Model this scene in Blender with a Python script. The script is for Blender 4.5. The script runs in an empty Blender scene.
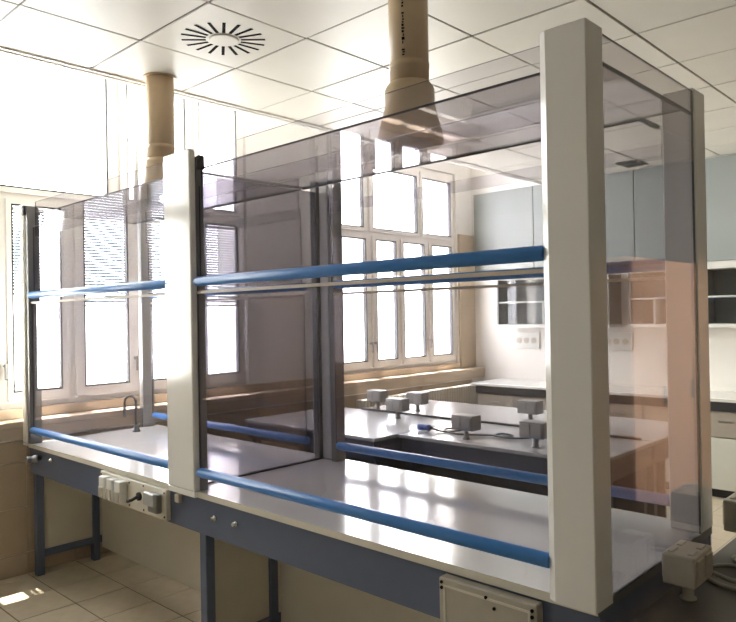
import bpy, bmesh, math, random
from mathutils import Vector, Matrix
random.seed(7)
S = bpy.context.scene
COL = S.collection

# ------------------------------------------------------------------ camera
cam_d = bpy.data.cameras.new('camera')
cam = bpy.data.objects.new('camera', cam_d); COL.objects.link(cam); S.camera = cam
def _cam():
    f = 699.0
    vx = Vector((-740.0, 17.0, f)); vy = Vector((660.0, -7.5, f))
    X = (-vx).normalized(); Y = (vy - X * vy.dot(X)).normalized(); Z = X.cross(Y)
    right = Vector((X.x, Y.x, Z.x)); down = Vector((X.y, Y.y, Z.y)); fwd = Vector((X.z, Y.z, Z.z))
    m = Matrix((right, -down, -fwd)).transposed().to_4x4()
    m.translation = Vector((0, 0, 1.726))
    return m
cam.matrix_world = _cam()
cam_d.sensor_fit = 'HORIZONTAL'; cam_d.sensor_width = 36.0; cam_d.lens = 36.0 * 699.0 / 736.0
cam_d.clip_start = 0.02; cam_d.clip_end = 500

# ------------------------------------------------------------------ sky, sun, window portals, exposure
W = bpy.data.worlds.new('World'); S.world = W; W.use_nodes = True
_bg = W.node_tree.nodes['Background']
_bg.inputs['Color'].default_value = (1.0, 0.985, 0.965, 1); _bg.inputs['Strength'].default_value = 14.0
sun_d = bpy.data.lights.new('sun', 'SUN'); sun_d.energy = 26; sun_d.angle = 0.01; sun_d.color = (1, .93, .82)
sun = bpy.data.objects.new('sun', sun_d); COL.objects.link(sun)
sun.rotation_euler = Vector((0.28, -0.01, -1.0)).to_track_quat('-Z', 'Y').to_euler()
WIN = [(1.50, 3.86), (4.98, 7.06), (.28, .86)]          # window bays along the left wall (y range)
for (a, b) in WIN:
    pd = bpy.data.lights.new('window_portal', 'AREA'); pd.shape = 'RECTANGLE'; pd.size = b - a; pd.size_y = 2.3
    pd.cycles.is_portal = True
    po = bpy.data.objects.new('window_portal', pd); COL.objects.link(po)
    po.matrix_world = Matrix.Translation((-5.30, (a + b) / 2, 2.27)) @ Matrix(((0, 0, -1, 0), (1, 0, 0, 0), (0, -1, 0, 0), (0, 0, 0, 1)))
S.view_settings.view_transform = 'Standard'; S.view_settings.look = 'None'
S.view_settings.gamma = 1.0; S.view_settings.use_curve_mapping = False
S.view_settings.exposure = 0.88
S.cycles.transparent_max_bounces = 40; S.cycles.max_bounces = 12; S.cycles.diffuse_bounces = 6; S.cycles.glossy_bounces = 5
S.cycles.use_denoising = True

# ------------------------------------------------------------------ materials
def mat(name, col, rough=.5, metal=0.0, spec=.5, noise=None, bump=0.0, nscale=40.0, coat=0.0):
    m = bpy.data.materials.new(name); m.use_nodes = True
    nt = m.node_tree; p = nt.nodes['Principled BSDF']
    p.inputs['Base Color'].default_value = (*col, 1); p.inputs['Roughness'].default_value = rough
    p.inputs['Metallic'].default_value = metal; p.inputs['Specular IOR Level'].default_value = spec
    p.inputs['Coat Weight'].default_value = coat
    if noise or bump:
        tc = nt.nodes.new('ShaderNodeTexCoord'); n = nt.nodes.new('ShaderNodeTexNoise')
        n.inputs['Scale'].default_value = nscale; n.inputs['Detail'].default_value = 4
        nt.links.new(tc.outputs['Object'], n.inputs['Vector'])
        if noise:
            r = nt.nodes.new('ShaderNodeMapRange'); r.inputs[1].default_value = .3; r.inputs[2].default_value = .7
            nt.links.new(n.outputs['Fac'], r.inputs[0])
            mx = nt.nodes.new('ShaderNodeMix'); mx.data_type = 'RGBA'
            mx.inputs[6].default_value = (*col, 1); mx.inputs[7].default_value = (*noise, 1)
            nt.links.new(r.outputs[0], mx.inputs[0]); nt.links.new(mx.outputs[2], p.inputs['Base Color'])
        if bump:
            b = nt.nodes.new('ShaderNodeBump'); b.inputs['Strength'].default_value = bump; b.inputs['Distance'].default_value = .002
            nt.links.new(n.outputs['Fac'], b.inputs['Height']); nt.links.new(b.outputs['Normal'], p.inputs['Normal'])
    return m
def glass(name, t, f0=.04):
    """clear or smoked sheet: tinted see-through plus a Schlick mirror part (t = tint of one face)"""
    m = bpy.data.materials.new(name); m.use_nodes = True; nt = m.node_tree
    for n in list(nt.nodes):
        if n.type != 'OUTPUT_MATERIAL': nt.nodes.remove(n)
    out = [n for n in nt.nodes][0]
    tr = nt.nodes.new('ShaderNodeBsdfTransparent'); tr.inputs['Color'].default_value = (*t, 1)
    gl = nt.nodes.new('ShaderNodeBsdfGlossy'); gl.inputs['Roughness'].default_value = .015
    lw = nt.nodes.new('ShaderNodeLayerWeight'); lw.inputs['Blend'].default_value = .5
    pw = nt.nodes.new('ShaderNodeMath'); pw.operation = 'POWER'; pw.inputs[1].default_value = 5
    ml = nt.nodes.new('ShaderNodeMath'); ml.operation = 'MULTIPLY_ADD'; ml.inputs[1].default_value = 1 - f0; ml.inputs[2].default_value = f0
    mx = nt.nodes.new('ShaderNodeMixShader')
    L = nt.links.new
    L(lw.outputs['Facing'], pw.inputs[0]); L(pw.outputs[0], ml.inputs[0]); L(ml.outputs[0], mx.inputs[0])
    L(tr.outputs[0], mx.inputs[1]); L(gl.outputs[0], mx.inputs[2]); L(mx.outputs[0], out.inputs['Surface'])
    return m
def wood(name, a, b, axis_scale=(30, 2, 30), rough=.4):
    m = bpy.data.materials.new(name); m.use_nodes = True; nt = m.node_tree; p = nt.nodes['Principled BSDF']
    tc = nt.nodes.new('ShaderNodeTexCoord'); mp = nt.nodes.new('ShaderNodeMapping'); mp.inputs['Scale'].default_value = axis_scale
    n = nt.nodes.new('ShaderNodeTexNoise'); n.inputs['Scale'].default_value = 1.0; n.inputs['Detail'].default_value = 5
    cr = nt.nodes.new('ShaderNodeValToRGB'); cr.color_ramp.elements[0].color = (*a, 1); cr.color_ramp.elements[1].color = (*b, 1)
    cr.color_ramp.elements[0].position = .3; cr.color_ramp.elements[1].position = .7
    L = nt.links.new
    L(tc.outputs['Object'], mp.inputs[0]); L(mp.outputs[0], n.inputs['Vector']); L(n.outputs['Fac'], cr.inputs[0]); L(cr.outputs[0], p.inputs['Base Color'])
    p.inputs['Roughness'].default_value = rough
    return m
def translucent(name, col):
    m = bpy.data.materials.new(name); m.use_nodes = True; nt = m.node_tree; p = nt.nodes['Principled BSDF']
    p.inputs['Base Color'].default_value = (*col, 1); p.inputs['Roughness'].default_value = .8
    t = nt.nodes.new('ShaderNodeBsdfTranslucent'); t.inputs['Color'].default_value = (*col, 1)
    mx = nt.nodes.new('ShaderNodeMixShader'); mx.inputs[0].default_value = .75
    out = nt.nodes['Material Output']
    nt.links.new(p.outputs[0], mx.inputs[1]); nt.links.new(t.outputs[0], mx.inputs[2]); nt.links.new(mx.outputs[0], out.inputs['Surface'])
    return m
M = dict(
    post=mat('white_powder_coat', (.88, .865, .83), .14, noise=(.86, .845, .81), nscale=6),
    guide=mat('grey_anodised_guide', (.20, .20, .205), .4, .3),
    alu=mat('brushed_aluminium', (.52, .52, .51), .4, .3, noise=(.46, .46, .45), nscale=60),
    edge=mat('dark_pane_edge', (.035, .033, .04), .3),
    blue=mat('blue_rail_coat', (.06, .235, .62), .28, noise=(.055, .222, .59), nscale=20),
    cream=mat('cream_strip', (.62, .55, .45), .4),
    top=mat('white_glossy_worktop', (.70, .70, .70), .13, noise=(.69, .68, .66), nscale=8),
    topedge=mat('cream_worktop_edge', (.74, .70, .60), .35),
    slate=mat('slate_blue_steel', (.115, .14, .215), .33, noise=(.105, .13, .20), nscale=12),
    panel=mat('cream_board', (.68, .635, .54), .5, noise=(.65, .605, .51), nscale=5),
    pipe=mat('tan_plastic_pipe', (.66, .51, .33), .38, noise=(.63, .485, .31), nscale=15),
    ink=mat('dark_ink', (.012, .011, .01), .9, spec=.05),
    ceil=mat('cream_ceiling_tile', (.70, .675, .60), .42, noise=(.67, .645, .57), nscale=3, spec=.4),
    plenum=mat('dark_plenum', (.12, .11, .09), .8),
    white=mat('white_paint', (.82, .80, .75), .5, noise=(.80, .78, .73), nscale=4),
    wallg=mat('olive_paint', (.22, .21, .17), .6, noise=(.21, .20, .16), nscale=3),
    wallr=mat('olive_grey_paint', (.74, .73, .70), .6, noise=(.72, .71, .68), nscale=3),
    frame=mat('window_frame_paint', (.84, .81, .76), .35, noise=(.82, .79, .74), nscale=9),
    gasket=mat('black_gasket', (.02, .02, .022), .5),
    sill=wood('pale_sill_wood', (.62, .52, .41), (.53, .43, .32), (6, 1, 6)),
    walltile=mat('tan_wall_tile', (.48, .385, .275), .35, noise=(.45, .36, .255), nscale=7),
    grout=mat('dull_grout', (.13, .105, .075), .8, bump=.4, nscale=200),
    floortile=mat('beige_floor_tile', (.58, .51, .39), .28, noise=(.50, .43, .32), nscale=11, bump=.1),
    bluegrey=mat('blue_grey_wall_panel', (.28, .305, .295), .4, noise=(.265, .29, .28), nscale=3),
    island=mat('grey_island_top', (.40, .41, .42), .2, noise=(.375, .385, .395), nscale=9),
    navy=mat('navy_apron', (.02, .03, .058), .4),
    sock=mat('grey_socket_plastic', (.30, .29, .27), .4, noise=(.27, .26, .245), nscale=30),
    sockl=mat('beige_socket_plastic', (.50, .46, .38), .4, noise=(.47, .43, .35), nscale=30),
    black=mat('black_rubber', (.018, .018, .018), .5),
    plug=mat('blue_plug', (.02, .06, .30), .4),
    chrome=mat('chrome', (.7, .7, .7), .15, 1.0),
    steel=mat('dull_steel', (.34, .34, .33), .35, .8),
    counter=mat('white_counter', (.70, .70, .67), .2, noise=(.67, .67, .64), nscale=9),
    cab=mat('grey_brown_cabinet', (.36, .33, .28), .45, noise=(.34, .31, .26), nscale=7),
    cabl=mat('pale_cabinet_door', (.60, .62, .56), .4, noise=(.57, .59, .53), nscale=5),
    shelfin=mat('grey_shelf_back', (.20, .205, .20), .5, noise=(.18, .185, .18), nscale=5),
    shelf=mat('white_shelf', (.72, .72, .68), .35),
    rad=mat('white_radiator', (.66, .63, .56), .35),
    peach=wood('peach_wood', (.86, .50, .30), (.80, .44, .25), (3, 3, 1), .4),
    low=mat('grey_low_bench', (.135, .12, .095), .4, noise=(.12, .105, .085), nscale=9),
    cable=mat('grey_cable', (.34, .31, .25), .5),
    vent=mat('dark_vent', (.06, .06, .055), .5),
    blind=translucent('white_blind_fabric', (.92, .90, .86)),
    slat=translucent('grey_blue_slat', (.20, .235, .26)),
    g_front=glass('clear_smoked_sheet', (.905, .898, .918), .045),
    g_roof=glass('smoked_roof_sheet', (.81, .795, .825), .05),
    g_div=glass('dark_smoked_sheet', (.55, .54, .575), .04),
    g_end=glass('mauve_smoked_sheet', (.86, .85, .86), .085),
    g_win=glass('window_glass', (.97, .98, .98), .03),
)
def floor_slab_mat():
    m = bpy.data.materials.new('floor_tile_pattern'); m.use_nodes = True; nt = m.node_tree; p = nt.nodes['Principled BSDF']
    tc = nt.nodes.new('ShaderNodeTexCoord'); b = nt.nodes.new('ShaderNodeTexBrick')
    b.offset = 0; b.inputs['Color1'].default_value = (.58, .51, .39, 1); b.inputs['Color2'].default_value = (.52, .45, .34, 1); b.inputs['Mortar'].default_value = (.3, .25, .18, 1)
    b.inputs['Scale'].default_value = 1; b.inputs['Mortar Size'].default_value = .003; b.inputs['Brick Width'].default_value = .33; b.inputs['Row Height'].default_value = .33
    nt.links.new(tc.outputs['Object'], b.inputs['Vector']); nt.links.new(b.outputs['Color'], p.inputs['Base Color']); p.inputs['Roughness'].default_value = .3
    return m
M['floorslab'] = floor_slab_mat()

# ------------------------------------------------------------------ mesh helpers
class MB:
    def __init__(self): self.bm = bmesh.new()
    def box(self, x0, x1, y0, y1, z0, z1, bev=0.0, mi=0, seg=1):
        r = bmesh.ops.create_cube(self.bm, size=1.0)
        vs = r['verts']
        bmesh.ops.scale(self.bm, vec=(x1 - x0, y1 - y0, z1 - z0), verts=vs)
        bmesh.ops.translate(self.bm, vec=((x0 + x1) / 2, (y0 + y1) / 2, (z0 + z1) / 2), verts=vs)
        fs = set(f for v in vs for f in v.link_faces)
        for f in fs: f.material_index = mi
        if bev:
            es = set(e for v in vs for e in v.link_edges)
            bmesh.ops.bevel(self.bm, geom=list(es), offset=bev, segments=seg, affect='EDGES', profile=.5)
        return self
    def pane(self, x0, x1, y0, y1, z0, z1):
        """sheet: broad faces slot 0, cut edges slot 1"""
        d = (x1 - x0, y1 - y0, z1 - z0); ax = d.index(min(d))
        r = bmesh.ops.create_cube(self.bm, size=1.0); vs = r['verts']
        bmesh.ops.scale(self.bm, vec=d, verts=vs)
        bmesh.ops.translate(self.bm, vec=((x0 + x1) / 2, (y0 + y1) / 2, (z0 + z1) / 2), verts=vs)
        for f in set(f for v in vs for f in v.link_faces):
            f.normal_update(); f.material_index = 0 if abs(f.normal[ax]) > .9 else 1
        return self
    def ring(self, pts_out, pts_in, h0, h1, to3):
        """picture-frame prism; to3(u,v,h)->3d"""
        bm = self.bm; n = len(pts_out)
        V = [[bm.verts.new(to3(u, v, h)) for (u, v) in p] for p in (pts_out, pts_in) for h in (h0, h1)]
        o0, o1, i0, i1 = V
        for k in range(n):
            j = (k + 1) % n
            for q in ((o0[k], o0[j], o1[j], o1[k]), (i0[j], i0[k], i1[k], i1[j]), (o1[k], o1[j], i1[j], i1[k]), (o0[j], o0[k], i0[k], i0[j])):
                bm.faces.new(q)
        return self
    def prism(self, pts, z0, z1):
        bm = self.bm; a = [bm.verts.new((x, y, z0)) for x, y in pts]; b = [bm.verts.new((x, y, z1)) for x, y in pts]; n = len(pts)
        for k in range(n): bm.faces.new((a[k], a[(k + 1) % n], b[(k + 1) % n], b[k]))
        bm.faces.new(a[::-1]); bm.faces.new(b)
        return self
    def lathe(self, prof, origin=(0, 0, 0), axis='Z', n=24, mi=0, smooth=True, caps=True):
        bm = self.bm; o = Vector(origin); rings = []
        for (r, h) in prof:
            ring = []
            for k in range(n):
                a = 2 * math.pi * k / n; c, s = r * math.cos(a), r * math.sin(a)
                p = {'Z': (c, s, h), 'X': (h, c, s), 'Y': (s, h, c)}[axis]
                ring.append(bm.verts.new(o + Vector(p)))
            rings.append(ring)
        for a, b in zip(rings, rings[1:]):
            for k in range(n):
                f = bm.faces.new((a[k], a[(k + 1) % n], b[(k + 1) % n], b[k])); f.smooth = smooth; f.material_index = mi
        if caps:
            bm.faces.new(rings[0][::-1]).material_index = mi; bm.faces.new(rings[-1]).material_index = mi
        return self
    def tube(self, pts, r, n=8, mi=0):
        bm = self.bm; P = [Vector(p) for p in pts]; rings = []; up = Vector((0, 0, 1))
        for i, p in enumerate(P):
            t = (P[min(i + 1, len(P) - 1)] - P[max(i - 1, 0)]).normalized()
            a = t.cross(up)
            if a.length < .05: a = t.cross(Vector((1, 0, 0)))
            a.normalize(); b = t.cross(a).normalized()
            rr = r[i] if isinstance(r, (list, tuple)) else r
            rings.append([bm.verts.new(p + a * rr * math.cos(2 * math.pi * k / n) + b * rr * math.sin(2 * math.pi * k / n)) for k in range(n)])
        for a, b in zip(rings, rings[1:]):
            for k in range(n):
                f = bm.faces.new((a[k], a[(k + 1) % n], b[(k + 1) % n], b[k])); f.smooth = True; f.material_index = mi
        bm.faces.new(rings[0][::-1]); bm.faces.new(rings[-1])
        return self
    def mesh(self, name, mats):
        bmesh.ops.recalc_face_normals(self.bm, faces=self.bm.faces[:])
        me = bpy.data.meshes.new(name); self.bm.to_mesh(me); self.bm.free()
        for m in (mats if isinstance(mats, (list, tuple)) else [mats]): me.materials.append(M[m])
        return me
    def build(self, name, mats, parent=None, loc=None):
        return link(name, self.mesh(name, mats), parent, loc)
def link(name, me, parent=None, loc=None, rotz=0):
    o = bpy.data.objects.new(name, me); COL.objects.link(o)
    if parent: o.parent = parent
    if loc: o.location = loc
    if rotz: o.rotation_euler = (0, 0, rotz)
    return o
def tag(o, label, cat, group=None):
    o['label'] = label; o['category'] = cat
    if group: o['group'] = group
    return o
def thing(name, label, cat, loc=(0, 0, 0), group=None, rotz=0):
    o = bpy.data.objects.new(name, None); COL.objects.link(o); o.location = loc; o.rotation_euler = (0, 0, rotz); o.empty_display_size = .1
    return tag(o, label, cat, group)
def struct(o, label=None):
    o['kind'] = 'structure'
    if label: o['label'] = label; 
    return o
def smooth_path(pts, n=6):
    P = [Vector(p) for p in pts]; out = []
    for i in range(len(P) - 1):
        p0, p1, p2, p3 = P[max(i - 1, 0)], P[i], P[i + 1], P[min(i + 2, len(P) - 1)]
        for k in range(n):
            t = k / n
            out.append(.5 * ((2 * p1) + (p2 - p0) * t + (2 * p0 - 5 * p1 + 4 * p2 - p3) * t * t + (3 * p1 - p0 - 3 * p2 + p3) * t ** 3))
    out.append(P[-1]); return out

# ------------------------------------------------------------------ room shell
XL, XR, YF, YB, ZC = -5.0, 3.03, -2.455, 7.40, 3.235
XP, XG = -5.14, -5.18                       # upper wall plane, window frame plane
floor = struct(MB().box(-5.6, XR + .2, YF - .2, YB + .2, -.12, -.004).build('floor', 'floorslab'), 'beige tiled laboratory floor under the hood bench')
MB().box(XL, -1.2, .2, 4.2, -.004, -.003).build('grout_bed', 'grout', floor)
_ft = MB().box(-.1615, .1615, -.163, .163, -.01, 0, .0015).mesh('floor_tile', 'floortile')
for i in range(11):
    for j in range(12):
        x, y = -4.915 + .33 * i + .165, .2 + .333 * j + .165
        link('floor_tile', _ft, floor, (x, y, random.uniform(-.0006, .0004)))
# narrow cut tiles against the left wall
_fc = MB().box(-.04, .04, -.163, .163, -.01, 0, .0015).mesh('floor_tile', 'floortile')
for j in range(12): link('floor_tile', _fc, floor, (-4.958, .2 + .333 * j + .165, 0))

wl = MB().box(-5.6, XL - .008, YF, YB, 0, 1.0)
wl.box(-5.6, XP, YF, YB, 3.70, 3.8); wl.box(-5.6, XP, WIN[1][0], WIN[1][1], 3.45, 3.70); wl.box(-5.6, XP, WIN[2][0], WIN[2][1], 3.45, 3.70)
edges = [YF] + [v for w in sorted(WIN) for v in w] + [YB]
for a, b in zip(edges[0::2], edges[1::2]): wl.box(-5.6, XP, a, b, 1.0, 3.70)
wl = struct(wl.build('wall_left', 'white'), 'white window wall on the left')
_wt = MB().box(-.008, 0, -.1635, .1635, -.1535, .1535, .001).mesh('wall_tile', 'walltile')
_wt2 = MB().box(-.008, 0, -.1635, .1635, -.071, .071, .001).mesh('wall_tile', 'walltile')
nrow = int((YB - YF) / .33)
for j in range(nrow):
    y = YF + .165 + .33 * j + .03
    link('wall_tile', _wt2, wl, (XL, y, .0735))
    for k in range(3):
        zc = .148 + .155 + .31 * k
        if zc + .155 < 1.1: link('wall_tile', _wt if k < 2 else _wt2, wl, (XL, y, zc if k < 2 else .148 + .62 + .073))
    link('wall_tile', _wt2, wl, (XL, y, .148 + .62 + .073 + .147 - .075 + .02)) if False else None
# tan pier beside the last window, up to the transom height
pier = struct(MB().box(XP, XP + .03, 7.08, YB, 1.06, 2.71, .002).build('trim_pier', 'walltile'), 'tan tiled pier facing between the last window and the corner')
pier.name = 'trim_4'
sill = struct(MB().box(-5.3, XL + .02, YF, YB, 1.0, 1.045, .004).box(XL - .004, XL + .012, YF, YB, .925, 1.0).build('trim_1', 'sill'), 'pale wooden ledge running under the windows')
upst = struct(MB().box(-5.3, XP + .012, YF, YB, 1.045, 1.115, .003).build('trim_5', 'sill'), 'wooden upstand behind the ledge')

def window(n, y0, y1, cols, tcols, zl=(1.225, 2.55), zt=(2.665, 3.335), topz=3.45):
    to3 = lambda u, v, h: (h, u, v)
    rect = lambda a, b, c, d: [(a, c), (b, c), (b, d), (a, d)]
    r = MB()
    bot = 1.115
    r.ring(rect(y0, y1, bot, topz), rect(y0 + .045, y1 - .045, bot + .04, topz - .045), XG - .06, XG, to3)
    r.box(XG - .06, XG, y0 + .045, y1 - .045, 2.588, 2.632)
    for row, (za, zb) in ((cols, (bot + .04, 2.588)), (tcols, (2.632, topz - .045))):
        for a, b in zip(row, row[1:]):
            m = (a[1] + b[0]) / 2
            r.box(XG - .06, XG, m - .017, m + .017, za, zb)
    root = struct(r.build('window_%d' % n, 'frame'))
    for row, (za, zb), (fa, fb) in ((cols, zl, (bot + .04, 2.588)), (tcols, zt, (2.632, topz - .045))):
        for i, (a, b) in enumerate(row):
            L = y0 + .045 if i == 0 else (row[i - 1][1] + a) / 2 + .017
            R_ = y1 - .045 if i == len(row) - 1 else (b + row[i + 1][0]) / 2 - .017
            L = max(L + .004, a - .09); R_ = min(R_ - .004, b + .09)
            c = MB().ring(rect(L, R_, fa + .004, fb - .004), rect(a, b, za, zb), XG - .045, XG + .022, to3).build('casement', 'frame', root)
            MB().ring(rect(a, b, za, zb), rect(a + .012, b - .012, za + .012, zb - .012), XG - .02, XG + .0225, to3).build('gasket', 'gasket', c)
            MB().pane(XG - .03, XG - .022, a - .004, b + .004, za - .004, zb + .004).build('pane', ['g_win', 'gasket'], c)
            if row is cols:
                hy = b + .045 if i % 2 == 0 else a - .045
                MB().lathe([(.013, 0), (.013, .03)], (XG + .022, hy, 1.5 if False else 1.42), 'X', 10).box(XG + .05, XG + .062, hy - .009, hy + .009, 1.32, 1.435, .003).build('handle', 'steel', c)
    return root
window(1, 1.50, 3.86, [(1.57, 1.74), (1.845, 2.19), (2.355, 2.715), (2.90, 3.25), (3.43, 3.775)], [(1.57, 2.56), (2.72, 3.25), (3.38, 3.775)], topz=3.70, zt=(2.665, 3.62))['label'] = 'white framed window bay behind the left half of the hood'
window(3, .28, .86, [(.36, .78)], [(.36, .78)])['label'] = 'narrow window near the camera, mirrored in the middle post'
window(2, 4.98, 7.06, [(5.08, 5.45), (5.61, 5.945), (6.07, 6.45), (6.59, 6.98)], [(5.08, 5.42), (5.57, 6.33), (6.43, 6.98)])['label'] = 'bright window bay beside the tan pier at the far corner'

wb = struct(MB().box(-5.6, XR + .2, YB, YB + .2, 0, 3.8).build('wall_back', 'white'), 'far wall with blue grey panels above the shelves')
px = [-5.1, -4.25, -3.04, -1.84, -.64, .56, 1.76, 2.96]
for a, b in zip(px, px[1:]):
    MB().box(a + .004, b - .004, YB - .02, YB, 2.20, 3.225, .003).build('wall_panel', 'bluegrey', wb)
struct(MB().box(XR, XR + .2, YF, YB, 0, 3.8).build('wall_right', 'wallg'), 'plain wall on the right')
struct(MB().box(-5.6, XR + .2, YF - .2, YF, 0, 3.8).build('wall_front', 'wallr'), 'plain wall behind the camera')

XE = -4.125
ceiling = struct(MB().box(XE, XR, YF, YB, ZC + .03, ZC + .12).box(-5.6, XR + .2, YF - .2, YB + .2, 3.8, 3.9).build('ceiling', 'plenum'), 'suspended ceiling of square cream tiles')
PX, PY = .6486, .625
_ct = MB().box(-PX / 2 + .006, PX / 2 - .006, -PY / 2 + .006, PY / 2 - .006, 0, .02, .0025).mesh('ceiling_tile', 'ceil')
_cl = MB().box(-PX / 2 + .006, PX / 2 - .006, -.235, .235, 0, .02, .0025).mesh('ceiling_tile', 'ceil')
_grid = MB()
for i in range(12): _grid.box(XE + PX * i - .011, XE + PX * i + .011, YF, YB, ZC + .006, ZC + .012)
for j in range(17): _grid.box(XE, XR, YF + PY * j - .011, YF + PY * j + .011, ZC + .006, ZC + .012)
_grid.build('ceiling_grid', 'low', ceiling)
for i in range(11):
    for j in range(16):
        x, y = XE + PX * (i + .5), YF + PY * (j + .5)
        if j == 15: o = link('ceiling_tile', _cl, ceiling, (x, 6.92 + .24, ZC))
        elif i == 1 and j == 7: continue
        else:
            o = link('ceiling_tile', _ct, ceiling, (x, y, ZC + random.uniform(-.002, .002)))
            o.rotation_euler = (random.uniform(-.003, .003), random.uniform(-.003, .003), 0)
struct(MB().box(XE - .03, XE + .012, YF, YB, ZC - .012, ZC + .03, .003).box(XE - .03, XE - .018, YF, YB, ZC + .03, 3.8).box(XE + .03, XE + .05, YF, YB, ZC - .008, ZC + .002).build('trim_2', 'white'), 'pale edge trim where the tiled ceiling stops before the windows')
struct(MB().box(-5.6, XE - .03, YF, YB, 3.78, 3.8).build('trim_3', 'white'), 'white recess ceiling above the windows')

# round swirl diffuser filling one ceiling tile
cx, cy = XE + PX * 1.5, YF + PY * 7.5
dif = thing('air_diffuser', 'square ceiling diffuser plate with a ring of black radial slots', 'air vent', (cx, cy, ZC))
MB().box(-PX / 2 + .006, PX / 2 - .006, -PY / 2 + .006, PY / 2 - .006, 0, .02, .0025).build('plate', 'ceil', dif)
_sl = MB().box(.095, .225, -.0085, .0085, -.0015, .003).mesh('slot', 'ink')
for k in range(18): link('slot', _sl, dif, (0, 0, 0), 2 * math.pi * k / 18 + .1)
MB().lathe([(.082, 0), (.082, -.004), (.075, -.008)], n=32).build('hub', 'ceil', dif)
v = thing('ceiling_vent', 'small dark square vent in the ceiling near the far wall', 'air vent', (-2.93, 7.08, ZC))
MB().box(-.11, .11, -.15, .15, -.012, .0, .003).build('frame', 'vent', v)
for k in range(7): MB().box(-.095, .095, -.13 + .04 * k, -.115 + .04 * k, -.018, -.010).build('slat', 'vent', v)

# vertical service pipes on the wall between the transoms
for (y, r, lab) in ((2.73, .022, 'thin white vertical pipe left of the far tan duct'), (2.82, .035, 'thicker white vertical pipe beside the far tan duct')):
    p = thing('wall_pipe', lab, 'pipe', (XP + .10, y, 2.62), 'white riser pipes above the windows')
    MB().lathe([(r, 0), (r, 1.12)], n=16).build('tube', 'white', p)
    MB().box(-.06, .0, -r - .01, r + .01, .5, .53).build('bracket', 'white', p)

# venetian blinds half lowered over the casements of the left bay
_vs = {}
for (a, b, n, lab) in ((1.845, 2.19, 26, 'half-lowered venetian blind on the casement nearest the hood left end'), (2.355, 2.715, 30, 'half-lowered venetian blind on the second casement behind the left hood'),
                    (2.90, 3.25, 24, 'half-lowered venetian blind on the casement behind the middle post'), (3.43, 3.775, 30, 'half-lowered venetian blind on the casement right of the middle post')):
    w = (b - a) / 2 - .016
    vb = thing('venetian_blind', lab, 'blind', (XG + .004, (a + b) / 2, 2.53), 'venetian blinds of the left bay')
    MB().box(-.012, .012, -w, w, -.025, 0, .002).build('head_rail', 'shelf', vb)
    sm = MB().box(-.011, .011, -w, w, -.0006, .0006)
    bmesh.ops.rotate(sm.bm, verts=sm.bm.verts[:], matrix=Matrix.Rotation(math.radians(48), 3, 'Y'))
    sm = sm.mesh('slat', 'slat')
    for k in range(n): link('slat', sm, vb, (0, 0, -.04 - .0215 * k))
    MB().box(-.009, .009, -w, w, -.0215 * n - .06, -.0215 * n - .045, .002).build('bottom_rail', 'shelf', vb)

# ------------------------------------------------------------------ hood bench
bench = thing('hood_bench', 'long white-topped bench on slate blue steel frame carrying the glazed hood', 'bench', (-2.93, 2.33, 0))
def bpart(mb, name, m, parent=None):
    o = mb.build(name, m, parent or bench)
    if parent is None: o.location = (2.93, -2.33, 0)
    return o
BX0, BX1, BY0, BY1 = -4.94, -.888, 1.855, 2.825
bm_ = MB().box(BX0, BX1, BY0, BY1, .872, .9)
for f in bm_.bm.faces: c_ = f.calc_center_median(); f.material_index = 0 if c_.z > .8995 else 2 if c_.x > -.89 else 1
bpart(bm_, 'worktop', ['top', 'topedge', 'guide'])
bpart(MB().box(BX0, BX1 + 0, BY0 + .012, BY0 + .03, .70, .872), 'front_apron', 'slate')
bpart(MB().box(BX0, BX1, BY1 - .03, BY1 - .012, .70, .872), 'back_apron', 'slate')
bpart(MB().box(BX1 - .02, BX1 - .002, BY0 + .03, BY1 - .03, .66, .872), 'end_apron', 'slate')
bpart(MB().box(BX0 + .002, BX0 + .02, BY0 + .03, BY1 - .03, .70, .872), 'end_apron', 'slate')
for x in (BX0 + .027, -2.90, BX1 - .035):
    for y in (BY0 + .057 if x > -4 else BY0 + .025 + .03, 2.30, BY1 - .05):
        bpart(MB().box(x - .027, x + .027, y - .025, y + .025, 0, .70, .003), 'leg', 'slate')
    for (ya, yb) in ((BY0 + .075, 2.275), (2.325, BY1 - .075)):
        bpart(MB().box(x - .02, x + .02, ya, yb, .12, .17, .003), 'stretcher', 'slate')
        bpart(MB().box(x - .008, x + .008, ya, yb, .17, .70), 'end_board', 'panel')
bpart(MB().box(BX0 + .06, -2.93, 2.335, 2.35, .09, .70), 'centre_board', 'panel')
bpart(MB().box(-2.87, BX1 - .065, 2.335, 2.35, .09, .70), 'centre_board', 'panel')
for (a, b_, zb) in ((-4.985, -4.925, .884), (-3.126, -2.888, .872)):
    bpart(MB().box(a, b_, 1.838, BY0 - .001, zb, .899, .002), 'post_skirt', 'post')
bpart(MB().prism([(-1.010, 1.838), (-.887, 1.838), (-.884, 1.841), (-.884, 1.943), (-.8878, 1.943), (-.8878, 1.854), (-1.034, 1.854), (-1.034, 1.8514)], .884, .9), 'post_skirt', 'post')
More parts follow.
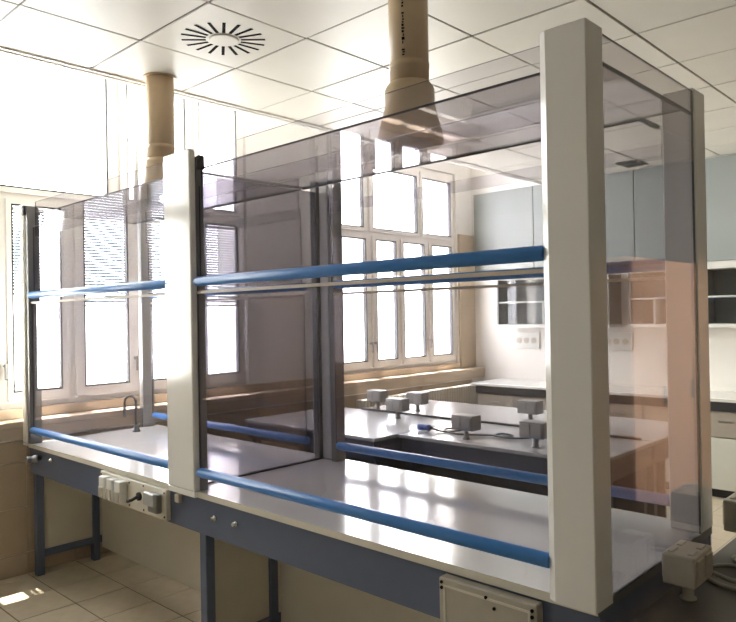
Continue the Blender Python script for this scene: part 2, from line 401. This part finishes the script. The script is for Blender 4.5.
# outlet strip
op = bpart(MB().box(-3.855, -3.15, 1.840, BY0 + .012, .713, .868, .003), 'outlet_plate', 'topedge'); op['label'] = 'cream outlet plate with switches'
for x in (-3.755, -3.665, -3.575):
    s = MB().box(x - .032, x + .032, 1.795, 1.840, .735, .855, .006, seg=2).build('switch_box', 'shelf', op)
    MB().box(x - .026, x + .026, 1.785, 1.795, .745, .80, .003).build('switch_cover', 'sockl', s) if False else None
for x in (-3.755, -3.665, -3.575): MB().box(x - .024, x + .024, 1.788, 1.796, .742, .80, .003).build('switch_cover', 'sockl', op)
s = MB().lathe([(.022, 1.84), (.022, 1.828)], (-3.41, 0, .795), 'Y', 16).tube([(-3.41, 1.828, .795), (-3.425, 1.80, .78), (-3.45, 1.79, .772)], .009).build('lever', 'black', op)
MB().box(-3.275, -3.185, 1.805, 1.840, .745, .845, .008, seg=2).build('socket_body', 'steel', op)
MB().box(-3.282, -3.178, 1.785, 1.806, .785, .85, .006, seg=2).build('socket_lid', 'alu', op)
for (x, z) in ((-3.84, .73), (-3.84, .85), (-3.52, .73), (-3.52, .85), (-3.37, .73), (-3.37, .855), (-3.165, .73), (-3.165, .85)):
    MB().lathe([(.005, 1.841), (.005, 1.837)], (x, 0, z), 'Y', 8).build('screw', 'ink', op)
# bolts and tap knob on the apron
for x, z in ((-2.765, .795), (-2.60, .80), (-4.59, .826)):
    bpart(MB().lathe([(.014, BY0 + .013), (.014, BY0 + .005), (.008, BY0 + .002), (.008, BY0 - .01)], (x, 0, z), 'Y', 12), 'bolt', 'chrome')
bpart(MB().lathe([(.012, BY0 + .013), (.012, BY0 - .01), (.026, BY0 - .012), (.026, BY0 - .03), (.022, BY0 - .034), (.022, BY0 - .07), (.024, BY0 - .072), (.024, BY0 - .082)], (-4.765, 0, .818), 'Y', 18), 'valve_knob', 'steel')
bpart(MB().box(-3.08, -3.04, 1.845, BY0 + .012, .82, .86, .003), 'post_clip', 'cream')
# cover plate near the right post
cp = bpart(MB().box(-1.425, -1.065, 1.825, BY0 + .012, .60, .862, .004), 'cover_plate', 'sockl'); cp['label'] = 'large beige cover plate with dark screws'
MB().ring([(-1.405, .62), (-1.085, .62), (-1.085, .842), (-1.405, .842)], [(-1.398, .627), (-1.092, .627), (-1.092, .835), (-1.398, .835)], 1.822, 1.8255, lambda u, v, h: (u, h, v)).build('groove', 'topedge', cp)
for (x, z) in ((-1.412, .848), (-1.412, .83), (-1.412, .64), (-1.412, .622), (-1.078, .845), (-1.078, .826), (-1.24, .842), (-1.21, .815), (-1.078, .64)):
    MB().lathe([(.0055, 1.826), (.0055, 1.8205)], (x, 0, z), 'Y', 8).build('screw', 'ink', cp)

# ------------------------------------------------------------------ glazed hood
hood = thing('fume_hood', 'double glazed ventilation hood with white posts and blue sash rails on bench', 'fume hood', (-2.93, 2.33, .9))
def hp(mb, name, m, label=None):
    o = mb.build(name, m, hood, (2.93, -2.33, -.9))
    if label: o['label'] = label
    return o
F0, B1 = 1.838, 2.80
# posts: (front / back) corner and middle covers
hp(MB().prism([(-1.010, F0), (-.887, F0), (-.884, F0 + .003), (-.884, F0 + .105), (-1.034, F0 + .105), (-1.034, F0 + .0134)], .9, 2.545), 'corner_post', 'post')
hp(MB().box(-1.0, -.882, 2.70, 2.82, .9, 2.545, .006), 'corner_post', 'post')
hp(MB().box(-4.985, -4.925, F0, F0 + .08, .9, 2.52, .006), 'corner_post', 'post')
hp(MB().box(-4.985, -4.93, 2.70, 2.80, .9, 2.52, .006), 'corner_post', 'alu')
hp(MB().box(-3.126, -2.888, F0, F0 + .035, .9, 2.535, .006), 'middle_post', 'post')
hp(MB().box(-3.126, -2.888, 2.812, 2.824, .9, 2.535, .006), 'middle_post', 'post')
# grey guides behind the covers
for (a, b_, ya, yb) in ((-4.925, -4.885, F0 + .012, F0 + .09), (-3.09, -3.045, F0 + .036, F0 + .075), (-2.93, -2.885, F0 + .036, F0 + .075), (-2.893, -2.85, 2.74, 2.81), (-3.03, -2.982, 2.735, 2.80)):
    hp(MB().box(a, b_, ya, yb, .9, 2.50, .002), 'sash_guide', 'guide')
hp(MB().box(-2.981, -2.895, 2.747, 2.81, .9, 2.50, .012), 'back_column', 'alu')
hp(MB().box(-2.997, -2.979, F0 + .077, 2.733, .9, .908), 'divider_channel', 'edge')
for x, ya in ((-4.94, F0 - .004), (-2.893, F0 + .04)):
    hp(MB().box(x, x + .03, ya, ya + .03, 2.44, 2.505, .002), 'top_clip', 'edge')
def sash(x0, x1, yp, out):
    """lower sash with its rail and top strip, upper sash, fixed top sheet; out = -1 front, +1 back"""
    t = .006
    y = yp
    lo = hp(MB().pane(x0, x1, y, y + t, 1.0, 1.85), 'lower_sash', ['g_front', 'edge'])
    rail = lambda z, r: MB().lathe([(r * .5, x0), (r * .86, x0 + .006), (r, x0 + .016), (r, x1 - .006), (r * .9, x1)], (0, y + t / 2 + out * .010, z), 'X', 20)
    rail(.992, .0225).build('rail', 'blue', lo)
    MB().box(x0, x1, y - .004, y + t + .004, 1.842, 1.855, .001).build('top_strip', 'cream', lo)
    y2 = yp - out * .016
    up = hp(MB().pane(x0, x1, y2, y2 + t, 1.9, 2.36), 'upper_sash', ['g_front', 'edge'])
    rail(1.90, .0235).build('rail', 'blue', up)
    hp(MB().pane(x0, x1, yp - out * .032, yp - out * .032 + t, 2.30, 2.532), 'fixed_top_sheet', ['g_front', 'edge'])
sash(-2.882, -1.032, 1.868, -1)
sash(-4.882, -3.092, 1.868, -1)
sash(-2.848, -1.004, 2.735, 1)
sash(-4.858, -3.102, 2.735, 1)
hp(MB().pane(-.894, -.886, F0 + .106, 2.699, .9, 2.532), 'end_sheet', ['g_end', 'edge'], 'mauve smoked end sheet mirroring peach wood')
hp(MB().pane(-4.93, -4.922, F0 + .091, 2.689, .9, 2.51), 'end_sheet', ['g_front', 'edge'])
hp(MB().pane(-2.992, -2.984, F0 + .077, 2.733, .908, 2.44), 'divider_sheet', ['g_div', 'edge'], 'dark smoked divider sheet')
hp(MB().pane(-2.98, -.90, 1.91, 2.63, 2.446, 2.455), 'roof_sheet', ['g_roof', 'edge'])
hp(MB().pane(-4.92, -2.995, 1.91, 2.63, 2.446, 2.455), 'roof_sheet', ['g_roof', 'edge'])
hp(MB().box(-.90, -.893, F0 + .106, 2.699, 2.444, 2.456), 'roof_batten', 'edge')
for (a, b_) in ((-2.98, -1.045), (-4.92, -2.997)): hp(MB().box(a, b_, 2.631, 2.639, 2.442, 2.458), 'roof_batten', 'edge')
hp(MB().box(-1.06, -1.045, 2.64, 2.80, 2.44, 2.455), 'roof_batten', 'edge')

# ------------------------------------------------------------------ exhaust ducts
def duct(x, y, label, zb):
    d = thing('exhaust_duct', label, 'duct', (x, y, zb), 'tan ducts above the hood')
    MB().lathe([(.0855, .255), (.0855, ZC - zb)], n=40).build('pipe', 'pipe', d)
    MB().lathe([(.143, 0), (.143, .03), (.129, .09), (.111, .155), (.108, .17), (.108, .235), (.101, .25), (.088, .265), (.082, .265), (.096, .245), (.102, .23), (.102, .17), (.124, .09), (.138, .03), (.138, 0), (.143, 0)], n=40, caps=False).build('bell', 'pipe', d)
    MB().lathe([(.0845, .325), (.0875, .33), (.0875, .345), (.0845, .35)], n=40, caps=False).build('joint_ring', 'pipe', d)
    MB().lathe([(.10, ZC - zb - .006), (.10, ZC - zb)], n=40).build('ceiling_collar', 'pipe', d)
    return d
d1 = duct(-1.93, 2.33, 'near tan plastic exhaust duct flaring into a bell over the right hood', 2.458)
duct(-3.93, 2.30, 'far tan plastic exhaust duct above the left half of the hood', 2.458)
tm = MB(); a0 = math.radians(-66); z = .36
while z < .78:
    h = random.uniform(.006, .013); w = random.uniform(.05, .085)
    for k in range(random.choice((1, 2, 2))):
        a = a0 + random.uniform(-.04, .04); rr = .0857
        c = Vector((rr * math.cos(a), rr * math.sin(a), z + h / 2)); tv = Vector((-math.sin(a), math.cos(a), 0)) * .0035 * random.uniform(.6, 1.2); uv = Vector((0, 0, h / 2))
        n_ = Vector((math.cos(a), math.sin(a), 0)) * .0006
        tm.bm.faces.new([tm.bm.verts.new(c + n_ + q) for q in (-tv - uv, tv - uv, tv + uv, -tv + uv)])
    z += h + random.choice((.003, .004, .004, .022))
_tm = tm.build('printed_marking', 'ink', d1); _tm['kind'] = 'stuff'; _tm['label'] = 'small dark line of printing running up the duct'

# ------------------------------------------------------------------ inside the hood
g = thing('gooseneck_tap', 'grey gooseneck tap on the worktop inside the left hood', 'tap', (-4.78, 2.56, .9))
MB().lathe([(.028, 0), (.028, .01), (.018, .02), (.016, .05)], n=18).build('base', 'guide', g)
arc = [(0, 0, .04), (0, 0, .20)] + [(0, -.045 + .045 * math.cos(t), .22 + .045 * math.sin(t)) for t in [math.pi * k / 8 for k in range(9)]] + [(0, -.09, .12)]
MB().tube(arc, .010, 10).build('spout', 'guide', g)

# ------------------------------------------------------------------ island tables behind the hood
def table(name, label, x0, x1, y0, y1, z=.9):
    t = thing(name, label, 'table', ((x0 + x1) / 2, (y0 + y1) / 2, 0), 'grey island tables')
    ox, oy = (x0 + x1) / 2, (y0 + y1) / 2; a, b = (x1 - x0) / 2, (y1 - y0) / 2
    MB().box(-a, a, -b, b, z - .025, z, .004).build('table_top', 'island', t)
    MB().box(-a + .02, a - .02, -b + .015, -b + .035, z - .15, z - .025).build('apron', 'navy', t)
    MB().box(-a + .02, a - .02, b - .035, b - .015, z - .15, z - .025).build('apron', 'navy', t)
    MB().box(-a + .10, a - .10, -.02, .0, .03, z - .03).build('shade_board', 'navy', t)  # added dark board standing in for the shade under the island
    for sx in (-1, 1):
        MB().box(sx * (a - .03) - .01, sx * (a - .03) + .01, -b + .035, b - .035, z - .15, z - .025).build('apron', 'navy', t)
        for sy in (-1, 1):
            MB().box(sx * (a - .06) - .025, sx * (a - .06) + .025, sy * (b - .07) - .025, sy * (b - .07) + .025, 0, z - .15).build('leg', 'navy', t)
    return t
table('island_table', 'grey island table end that juts forward beside the back column', -4.62, -3.19, 3.42, 4.42)
table('island_table', 'grey island table carrying the blue plug and coiled cable', -3.18, -1.72, 3.65, 4.42)
table('island_table', 'rear grey island table in front of the radiator', -4.30, -1.72, 4.44, 5.28)
def socket_box(label, x, y, z, rz=0, s=1.0, m='sock', faces=True):
    o = thing('socket_box', label, 'socket box', (x, y, z), 'socket boxes on stems', rz)
    MB().lathe([(.026 * s, 0), (.026 * s, .004), (.018 * s, .009), (.017 * s, .065 * s)], n=14).build('stem', m, o)
    bd = MB().box(-.085 * s, .085 * s, -.05 * s, .05 * s, .062 * s, .16 * s, .006, seg=2).build('body', m, o)
    if faces:
        for sy in (-1, 1):
            for k in (-.04, .04):
                MB().box(k * s - .03 * s, k * s + .03 * s, sy * .052 * s - .004, sy * .052 * s + .004, .075 * s, .148 * s, .003).build('outlet', m, bd)
            if s != 1.0:
                for k in (-.04, .04): MB().box(k * s - .026, k * s + .026, sy * .03 * s - .008, sy * .03 * s + .008, .158 * s, .164 * s, .002).build('hinge', m, bd)
    return o
socket_box('grey socket box on the island nearest the back column', -4.20, 4.55, .9)
socket_box('grey socket box standing in front of the radiator end', -3.80, 4.62, .9)
socket_box('grey socket box just left of the blue plug', -3.66, 4.20, .9)
socket_box('grey socket box with the coiled cable at its foot', -2.70, 3.78, .9)
socket_box('grey socket box at the island edge close to the white corner post', -2.20, 3.80, .9)
socket_box('grey socket box on the rear island table behind the near pair', -2.75, 4.68, .9)
socket_box('grey socket box half hidden by the white corner post', -2.36, 4.60, .9)
pl = thing('power_plug', 'blue power plug lying on the grey island table', 'plug', (-3.12, 3.86, .925))
MB().lathe([(.018, -.05), (.024, -.045), (.024, .0), (.019, .012), (.022, .02), (.022, .05)], (0, 0, 0), 'X', 16).build('body', 'plug', pl)
MB().lathe([(.008, .05), (.010, .075)], (0, 0, 0), 'X', 10).build('cord_sleeve', 'black', pl)
cp_ = [(-3.05, 3.86, .925), (-2.98, 3.88, .909), (-2.93, 3.92, .909), (-2.90, 4.0, .909), (-2.97, 4.05, .909), (-3.02, 3.98, .909), (-2.95, 3.90, .909), (-2.85, 3.86, .909), (-2.78, 3.87, .909), (-2.72, 3.90, .909), (-2.62, 3.95, .909), (-2.52, 3.94, .909), (-2.50, 4.03, .909), (-2.60, 4.05, .909), (-2.58, 3.93, .912), (-2.44, 3.95, .909), (-2.36, 4.06, .909), (-2.35, 4.2, .909)]
tag(MB().tube(smooth_path(cp_), .0065, 7).build('power_cable', 'black'), 'black cable coiled on the island beside the blue plug', 'cable')
cp2 = [(-2.84, 3.78, .909), (-2.92, 3.74, .909), (-3.0, 3.78, .909), (-2.98, 3.86, .913), (-2.88, 3.87, .914), (-2.82, 3.80, .909)]
# cable lying along the joint of the tables
tag(MB().tube(smooth_path([(-4.25, 4.40, .908), (-3.8, 4.41, .908), (-3.3, 4.395, .908), (-2.9, 4.41, .908), (-2.4, 4.40, .908), (-1.8, 4.41, .908)]), .009, 7).build('trunk_cable', 'black'), 'black cable lying along the joint between the island tables', 'cable')

# ------------------------------------------------------------------ radiator under the ledge
r = thing('radiator', 'pale ribbed radiator under the wooden ledge behind the island', 'radiator', (-4.91, 6.05, .12))
MB().box(-.02, .02, -1.02, 1.02, .68, .72, .006).build('top_pipe', 'rad', r)
MB().box(-.02, .02, -1.02, 1.02, .03, .07, .006).build('bottom_pipe', 'rad', r)
_fin = MB().box(-.045, .045, -.017, .017, .0, .75, .008).mesh('fin', 'rad')
for k in range(44): link('fin', _fin, r, (0, -.99 + .046 * k, 0))
for y in (-.9, .9): MB().box(-.02, .02, y - .02, y + .02, -.12, .02).build('foot', 'rad', r)

# ------------------------------------------------------------------ back counter, cabinets, shelves
CX0 = -4.75
tag(MB().box(CX0, 2.9, 6.76, YB - .001, .885, .915, .004).build('counter_top', 'counter'), 'white counter top along the far wall', 'counter')
xs = [CX0 + .05, -3.75, -2.75, -1.75, -.75]
labs = ['grey base cabinet in the far corner under the counter', 'grey base cabinet behind the white corner post', 'base cabinet with pale lower door seen right of the hood', 'base cabinet at the right end of the far counter']
for (a, b), lab in zip(zip(xs, xs[1:]), labs):
    c = thing('base_cabinet', lab, 'cabinet', ((a + b) / 2, 7.08, 0), 'base cabinets along the far wall')
    h = (b - a) / 2 - .005
    MB().box(-h, h, -.26, .31, .08, .80).build('body', 'cab', c)
    MB().box(-h + .02, h - .02, -.22, .30, 0, .08).build('plinth', 'gasket', c)
    MB().box(-h, h, -.30, .31, .80, .884).build('rail', 'gasket', c)
    for k in (0, 1):
        u0, u1 = (-h + .004, -.002) if k == 0 else (.002, h - .004)
        dr = MB().box(u0, u1, -.28, -.26, .56, .795, .002).build('drawer', 'cab', c)
        MB().box((u0 + u1) / 2 - .06, (u0 + u1) / 2 + .06, -.295, -.28, .70, .712).build('handle', 'steel', dr)
        do = MB().box(u0, u1, -.28, -.26, .085, .55, .002).build('door', 'cabl', c)
        MB().box(u1 - .03 if k == 0 else u0 + .018, u1 - .018 if k == 0 else u0 + .03, -.295, -.28, .42, .53).build('handle', 'steel', do)
def wall_shelf(label, x0, x1):
    s = thing('wall_shelf', label, 'shelf', ((x0 + x1) / 2, 7.24, 1.55), 'open wall shelves above the far counter'); h = (x1 - x0) / 2
    MB().box(-h, h, .13, .145, 0, .58).build('back', 'shelfin', s)
    for u in (-h, h - .02): MB().box(u, u + .02, -.16, .13, .03, .56).build('side', 'shelfin', s)
    MB().box(-h, h, -.165, .13, 0, .035, .002).build('bottom', 'shelf', s)
    MB().box(-h, h, -.16, .13, .56, .58).build('top', 'shelf', s)
    MB().box(-h + .02, h - .02, -.15, .13, .285, .303, .002).build('board', 'shelf', s)
    MB().box(-.10, -.08, -.15, .13, .035, .285).build('divider', 'shelf', s)
    MB().pane(-h + .03, 0, -.158, -.152, .04, .55).build('sliding_pane', ['g_win', 'edge'], s)
wall_shelf('open grey wall shelf in the far left corner', -4.58, -3.20)
wall_shelf('open grey wall shelf seen through the mauve end sheet', -2.99, -2.30)
wall_shelf('open grey wall shelf at the right edge of the photo', -2.27, -1.0)
for (x, lab) in ((-4.37, 'white outlet plate on the far wall left of the corner post'), (-3.26, 'white outlet plate on the far wall right of the corner post')):
    p = thing('outlet_plate', lab, 'outlet', (x, YB, 1.29))
    MB().box(-.17, .17, -.02, 0, 0, .20, .004).build('plate', 'shelf', p)
    for k in (-.10, 0, .10): MB().lathe([(.035, -.026), (.035, -.02)], (k, 0, .10), 'Y', 16).build('outlet', 'sockl', p)

# ------------------------------------------------------------------ low bench at the right end
t = thing('low_bench', 'low grey bench butted against the right end of the hood bench', 'bench', (.35, 2.6, 0))
MB().box(-1.215, 1.2, -.72, .72, .785, .815, .003).build('table_top', 'low', t)
for sx in (-1, 1):
    for sy in (-1, 1): MB().box(sx * 1.14 - .025, sx * 1.14 + .025, sy * .66 - .025, sy * .66 + .025, 0, .785).build('leg', 'slate', t)
    MB().box(sx * 1.14 - .012, sx * 1.14 + .012, -.635, .635, .70, .785).build('apron', 'slate', t)
for sy in (-1, 1): MB().box(-1.115, 1.115, sy * .66 - .012, sy * .66 + .012, .70, .785).build('apron', 'slate', t)
socket_box('beige socket box standing against the right end of the hood bench', -.795, 2.29, .815, math.radians(90), .98, 'sockl')
socket_box('beige socket box cut off by the right edge of the photo', -.79, 2.93, .815, math.radians(90), 1.2, 'sockl')
cb = [(-.775, 2.385, .885), (-.745, 2.405, .87), (-.71, 2.45, .845), (-.69, 2.52, .826), (-.70, 2.60, .824), (-.75, 2.66, .824), (-.81, 2.62, .824), (-.82, 2.53, .824), (-.77, 2.46, .824), (-.70, 2.44, .824), (-.62, 2.48, .824), (-.55, 2.58, .824), (-.60, 2.68, .824), (-.70, 2.70, .824), (-.78, 2.72, .824), (-.79, 2.76, .824)]
tag(MB().tube(smooth_path(cb), .0075, 7).build('power_cable', 'cable'), 'beige cable looping from the socket box on the low bench', 'cable')

# tall cupboard standing right of the view, mirrored in the end sheet
c = thing('tall_cupboard', 'tall peach wood cupboard mirrored in the right end sheet of the hood', 'cupboard', (.50, 5.75, 0))
MB().box(-.23, .25, -.9, .9, .06, 2.11).build('body', 'peach', c)
MB().box(-.20, .22, -.88, .88, 0, .06).build('plinth', 'gasket', c)
for k in range(3):
    d = MB().box(-.25, -.23, -.895 + .598 * k, -.302 + .598 * k, .07, 2.10, .003).build('door', 'peach', c)
    MB().box(-.27, -.25, -.35 + .598 * k, -.335 + .598 * k, 1.0, 1.15).build('handle', 'steel', d)
